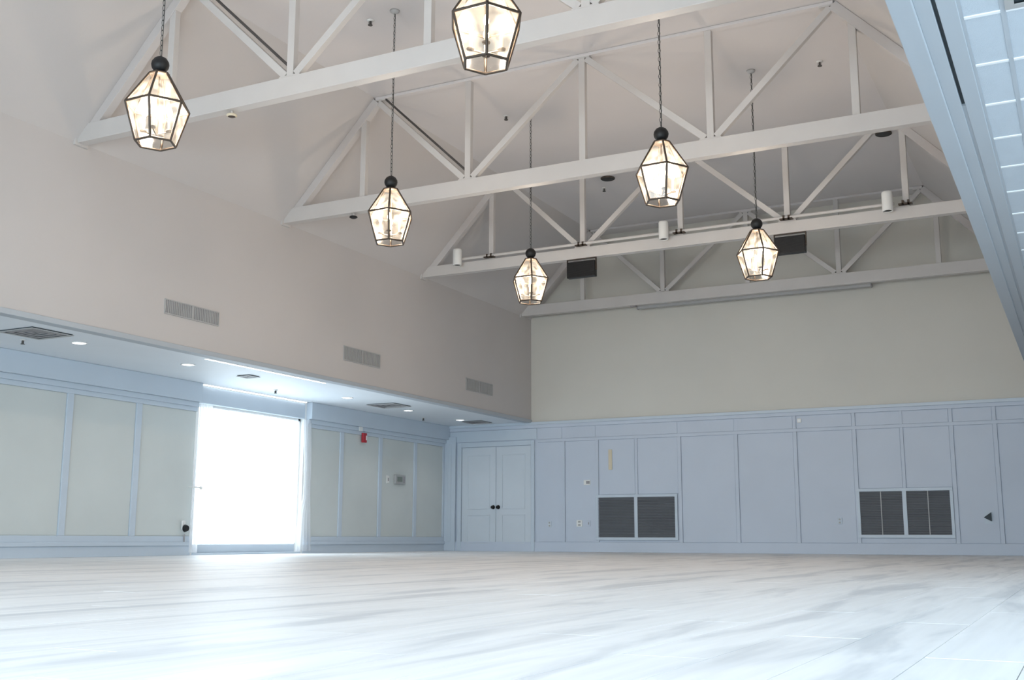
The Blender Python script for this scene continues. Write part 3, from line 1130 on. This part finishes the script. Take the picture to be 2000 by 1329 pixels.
yb = Y0 - 0.0125
plate('thermostat', (-9.30, yb, 1.43), 0.15, 0.10, 'small white thermostat on the back wall left of the first return grille', 'thermostat', 'y', M['white'], 'dial')
plate('outlet', (-9.48, yb, 0.585), 0.13, 0.13, 'white power outlet on the back wall below the thermostat', 'outlet', 'y', M['white'])
plate('wall_switch', (-9.27, yb, 0.585), 0.07, 0.12, 'narrow white switch plate beside the outlet by the first return grille', 'switch', 'y', M['panelB'], 'toggle')
plate('outlet', (-10.17, yb, 0.57), 0.08, 0.12, 'white power outlet on the back wall just right of the double door', 'outlet', 'y', M['door'])
plate('outlet', (-4.17, yb, 0.61), 0.08, 0.12, 'white power outlet on the back wall left of the second return grille', 'outlet', 'y', M['trim'])
g = empty('wall_strip', (-8.77, yb, 1.68), label='narrow vertical beige strip on the back wall above the first return grille', cat='strip')
MB().box((-0.04, -0.02, 0), (0.04, 0, 0.42)).build('strip_body', M['beige'], g, 0.006)
g = empty('wall_bracket', (-1.60, yb, 0.66), label='small dark triangular bracket on the back wall right of second return grille', cat='bracket')
MB().prism([(-0.075, 0.0), (0.05, -0.07), (0.05, 0.09)], -0.05, -0.004).build('bracket_body', M['slot'], g, 0.004)
MB().box((-0.07, -0.004, -0.11), (0.07, 0, 0.11)).build('cover_plate', M['trim'], g)
g = empty('wall_sensor', (-4.84, Y0 - 0.013, 2.52), label='tiny white sensor on the frieze of the back wall', cat='sensor')
MB().box((-0.04, -0.03, -0.04), (0.04, 0, 0.04)).build('sensor_body', M['white'], g, 0.012)
MB().box((-0.02, -0.034, -0.02), (0.02, -0.03, 0.02)).build('lens', M['grid'], g)

# left wall fittings (local -y faces the room after the turn)
xw = XW + 0.007
g = empty('fire_alarm', (XW + 0.036, 18.20, 2.14), rz=R(90), label='red fire alarm with a white strobe high on the left aisle wall', cat='alarm')
MB().box((-0.065, -0.05, 0.0), (0.065, 0.0, 0.19)).build('alarm_body', M['red'], g, 0.01)
MB().box((0.02, -0.065, 0.05), (0.05, -0.05, 0.14)).build('strobe', M['white'], g, 0.006)
plate('wall_box', (XW + 0.072, 18.05, 2.40), 0.12, 0.09, 'small white box just above the red fire alarm', 'box', 'x', M['white'], 'none')
plate('wall_switch', (xw, 19.14, 1.46), 0.09, 0.16, 'white switch plate on the left aisle wall beside the grey control box', 'switch', 'x', M['white'], 'toggle')
g = empty('control_box', (xw, 19.56, 1.38), rz=R(90), label='grey control box with display on the left aisle wall near the corner', cat='control box')
MB().box((-0.19, -0.05, 0), (0.19, 0, 0.19)).build('box_body', M['ventgrey'], g, 0.008)
MB().box((-0.13, -0.055, 0.05), (0.06, -0.05, 0.15)).build('display', M['lcd'], g)
MB().box((0.09, -0.056, 0.03), (0.16, -0.05, 0.16)).build('button_pad', M['ventdark'], g)
g = empty('door_stop', (XW + 0.031, 13.345, 0.42), rz=R(90), label='black knob with a white base low beside the curtain of the glazed door', cat='knob')
MB().box((-0.035, -0.03, -0.02), (0.035, 0.0, 0.12)).build('base_plate', M['white'], g, 0.008)
kb = MB()
kb.tube((0, -0.03, 0.0), (0, -0.06, 0.0), 0.02, 10)
kb.tube((0, -0.055, 0.0), (0, -0.10, 0.0), 0.06, 16, 0.045)
kb.build('knob', M['black'], g)
MB().tube((0.03, -0.015, -0.09), (0.035, -0.012, -0.27), 0.012, 8).build('cord', M['ventdark'], g)

# ------------------------------------------------------------------ right aisle shell and the outside
we = MB()
we.box((XE, YF - 0.2, -0.02), (XE + 0.2, -0.4, 5.1)).box((XE, 8.4, -0.02), (XE + 0.2, YB + 0.2, 5.1)).box((XE, -0.4, 2.5), (XE + 0.2, 8.4, 5.1)).box((XE, -0.4, -0.02), (XE + 0.2, 8.4, 0.3))
we.build('wall_right_aisle', M['panelL'], kind='structure')
w3 = empty('window_3', (0, 0, 0), kind='structure')
for k in range(7):
    y = -0.4 + k * 8.8 / 6
    box('mullion', (XE + 0.06, y - 0.03, 0.3), (XE + 0.12, y + 0.03, 2.5), M['white'], w3)
for k in range(6):
    y = -0.4 + k * 8.8 / 6
    box('glass_pane', (XE + 0.085, y + 0.03, 0.3), (XE + 0.09, y + 8.8 / 6 - 0.03, 2.5), M['glass'], w3)
box('ground', (-40, -30, -0.45), (30, 50, -0.21), M['concrete'], kind='structure')
